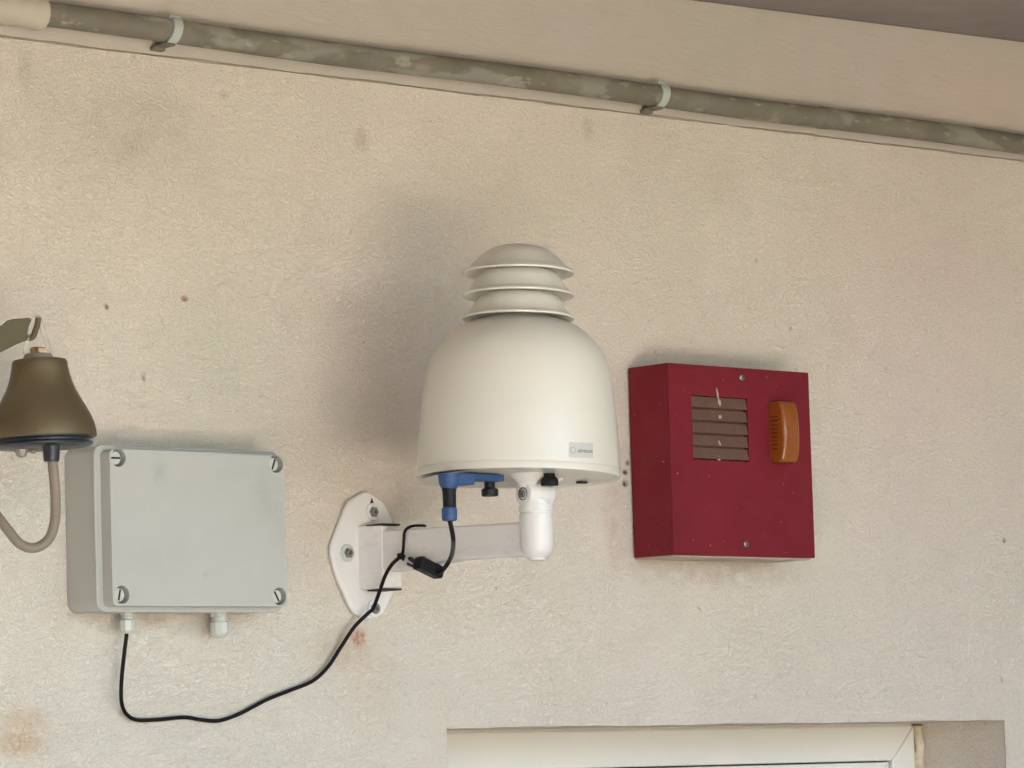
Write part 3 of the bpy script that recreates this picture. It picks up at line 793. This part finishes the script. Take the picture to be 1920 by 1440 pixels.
main = link('cable_run', bm, M_cable, cb, 60)
bm = bmesh.new(); tube(bm, spline([CP(*q) for q in hi], 8), rcb*1.15, 12); link('cable_run', bm, M_cable, cb, 60)
bm = bmesh.new(); tube(bm, spline([CP(*q) for q in ((752, 1044, dkn), (763, 1056, dkn), (776, 1062, dfe), (790, 1064, dfe))], 8), rcb*.7, 10); link('cable_end', bm, M_cable, cb, 60)
a, b = CP(781, 1054, dfe), CP(826, 1076, dfe); c = (a+b)/2
zx = (b-a).normalized(); zy = Vector((0, 0, 1)).cross(zx).normalized(); zz = zx.cross(zy)
MF = Matrix.Translation(c) @ Matrix((zx, zy, zz)).transposed().to_4x4()
Lf = (b-a).length; bm = bmesh.new()
box(bm, (0, 0, .0002), (Lf*.94, 25*s1, 24*s1), MF, .0028, 2); box(bm, (0, 0, 0), (Lf*1.06, 14*s1, 13*s1), MF, .001)
box(bm, (Lf*.30, 0, 12*s1), (Lf*.22, 10*s1, 4*s1), MF, .0006); box(bm, (-Lf*.35, 0, 12.5*s1), (Lf*.10, 16*s1, 3*s1), MF, .0006)
ferr = link('ferrite_core', bm, M_black, cb)
# knot and tie round the arm
tie = empty('cable_tie', CP(752, 1043, dkn)); tag(tie, 'small black cable tie holding the cable against the white arm', 'cable tie')
Xt = Xm-hwa-.0016
d0 = dep(757, 1015, Xt)
zt0, zb0 = PX(757, 988, Xt).z, PX(752, 1043, Xt).z
def T(px, py): return PX(px, py, Xt)
ptsT = [T(750, 1046), T(755, 1035), T(757, 1015), T(758.5, 998), T(763, 991)+Vector((.001, 0, .0005)), PX(775, 986, Xt+.004), PX(790, 985.5, Xm+.0), PX(797, 986, Xm+hwa*.8)]
top_z = ptsA[0][1]
bm = bmesh.new(); tube(bm, spline(ptsT, 6), 2.7*s1, 8); link('tie_strap', bm, M_cable, tie, 60)
bm = bmesh.new(); k0 = CP(751, 1043, dkn+.003); box(bm, k0, (.007, .007, .008), bev=.0015); link('tie_head', bm, M_cable, tie)

# ------------------------------------------------------------------ bell shaped hanging device and its hook
dB = .17
Bt, Bb = P(74, 675, dB), P(80, 820, dB)
axb = (Bt-Bb).normalized(); MBl = Matrix.Translation(Bb) @ zto(axb); sB = sc(P(78, 750, dB)); HB = (Bt-Bb).length/(820-675)
def prb(l): return [(r*sB, (820-y)*HB) for r, y in l]
bell = empty('bell_device', Bt); tag(bell, 'bronze coloured bell shaped device with black base hanging from a flat hook', 'bell')
bm = bmesh.new()
lathe(bm, prb([(0, 672), (40, 673), (49, 675), (52, 680), (53, 690), (56, 704), (60, 718), (66, 733), (74, 748), (83, 764), (92, 781), (98, 797), (101, 812), (101.5, 820), (100, 822), (97, 820), (96, 815)]), MBl, 96, False)
link('bell_shell', bm, M_brass, bell, 35)
bm = bmesh.new()
lathe(bm, prb([(0, 814), (96, 814), (98, 816), (98, 823), (95, 825), (88, 826), (88, 829), (93, 831), (94, 833), (93, 836), (86, 840), (60, 843), (0, 845)]), MBl, 96, False)
base = link('bell_base', bm, M_navy, bell, 35)
def BT(name, px, py, prof, m, par=bell, n=28, off=0, up=False):
    t = P(px, py, dB+off); s = sc(t); M = Matrix.Translation(t) @ (Matrix.Identity(4) if up else Matrix.Rotation(R(180), 4, 'X')); bm = bmesh.new()
    lathe(bm, [(r*s, h*s) for r, h in prof], M, n); return link(name, bm, m, par, 35)
BT('base_spout', 96, 832, [(18, -4), (17, 5), (16, 14), (15, 30), (13.5, 34), (0, 34)], M_navy, off=.035)
BT('base_knob', 40, 842, [(14, -6), (13, 4), (8, 14), (0, 17)], M_washer, n=8)
BT('base_knob', 62, 842, [(9, -6), (9, 3), (4, 8), (0, 8)], M_washer, n=8)
BT('top_washer', 72, 675, [(28, -1), (28, 6), (25, 11), (21, 12), (0, 12)], M_washer, up=True)
BT('top_nut', 71, 664, [(17, 0), (17, 10), (14, 12.5), (0, 12.5)], M_nut, n=6, up=True)
bm = bmesh.new()                 # clear hanging loop
tube(bm, spline([P(*q) for q in ((48, 664, dB), (50, 640, dB), (54, 615, dB), (62, 600, dB), (72, 597, dB), (78, 612, dB), (86, 638, dB), (94, 662, dB))], 8), 5.0*sB, 10)
link('hanging_loop', bm, M_clear, bell, 60)
hk = empty('hook_bracket', P(-60, 640, .0)); tag(hk, 'flat olive brown metal hook bracket reaching in from the left above the bell', 'bracket')
def hp(px, py): q = P(px, py, dB); return (q.x, q.z)
bm = bmesh.new(); prism(bm, [hp(*q) for q in ((-330, 690), (-330, 640), (-60, 618), (4, 610), (14, 601), (24, 598), (54, 596), (58, 600), (52, 616), (50, 638), (30, 646), (0, 661), (-60, 690), (-200, 740))], -dB+.002, -dB-.002)
o = link('hook_plate', bm, M_hook, hk); bevel_mod(o, .0008)
bm = bmesh.new(); pts = [P(*q) for q in ((48, 632, dB), (56, 634, dB), (63, 629, dB+.004), (67, 618, dB+.004), (71, 604, dB+.004), (71.5, 596, dB+.004))]
tube(bm, spline(pts, 6), 5.6*sB, 12); o = link('hook_tip', bm, M_hook, hk, 50)
bm = bmesh.new(); q = P(-330, 665, .0); box(bm, (q.x, -.004, q.z), (.10, .007, .14), bev=.001); box(bm, (q.x, -dB/2, q.z), (.005, dB, .06), bev=.0008); link('hook_base', bm, M_hook, hk)
pc_ = [(98, 862, dB+.035), (101, 890, dB+.035), (104, 930, dB+.03), (103, 975, dB+.02), (92, 1010, dB+.01), (66, 1027, dB), (38, 1020, dB-.01), (12, 990, dB-.02), (-15, 955, dB-.04), (-60, 900, .08), (-120, 830, .03), (-260, 800, .01)]
bm = bmesh.new(); tube(bm, spline([P(*q) for q in pc_], 8), 9.6*sB, 16)
o = link('thick_cable', bm, M_beige, None, 60); tag(o, 'thick taupe cable curving down from under the bell and out to the left', 'cable')
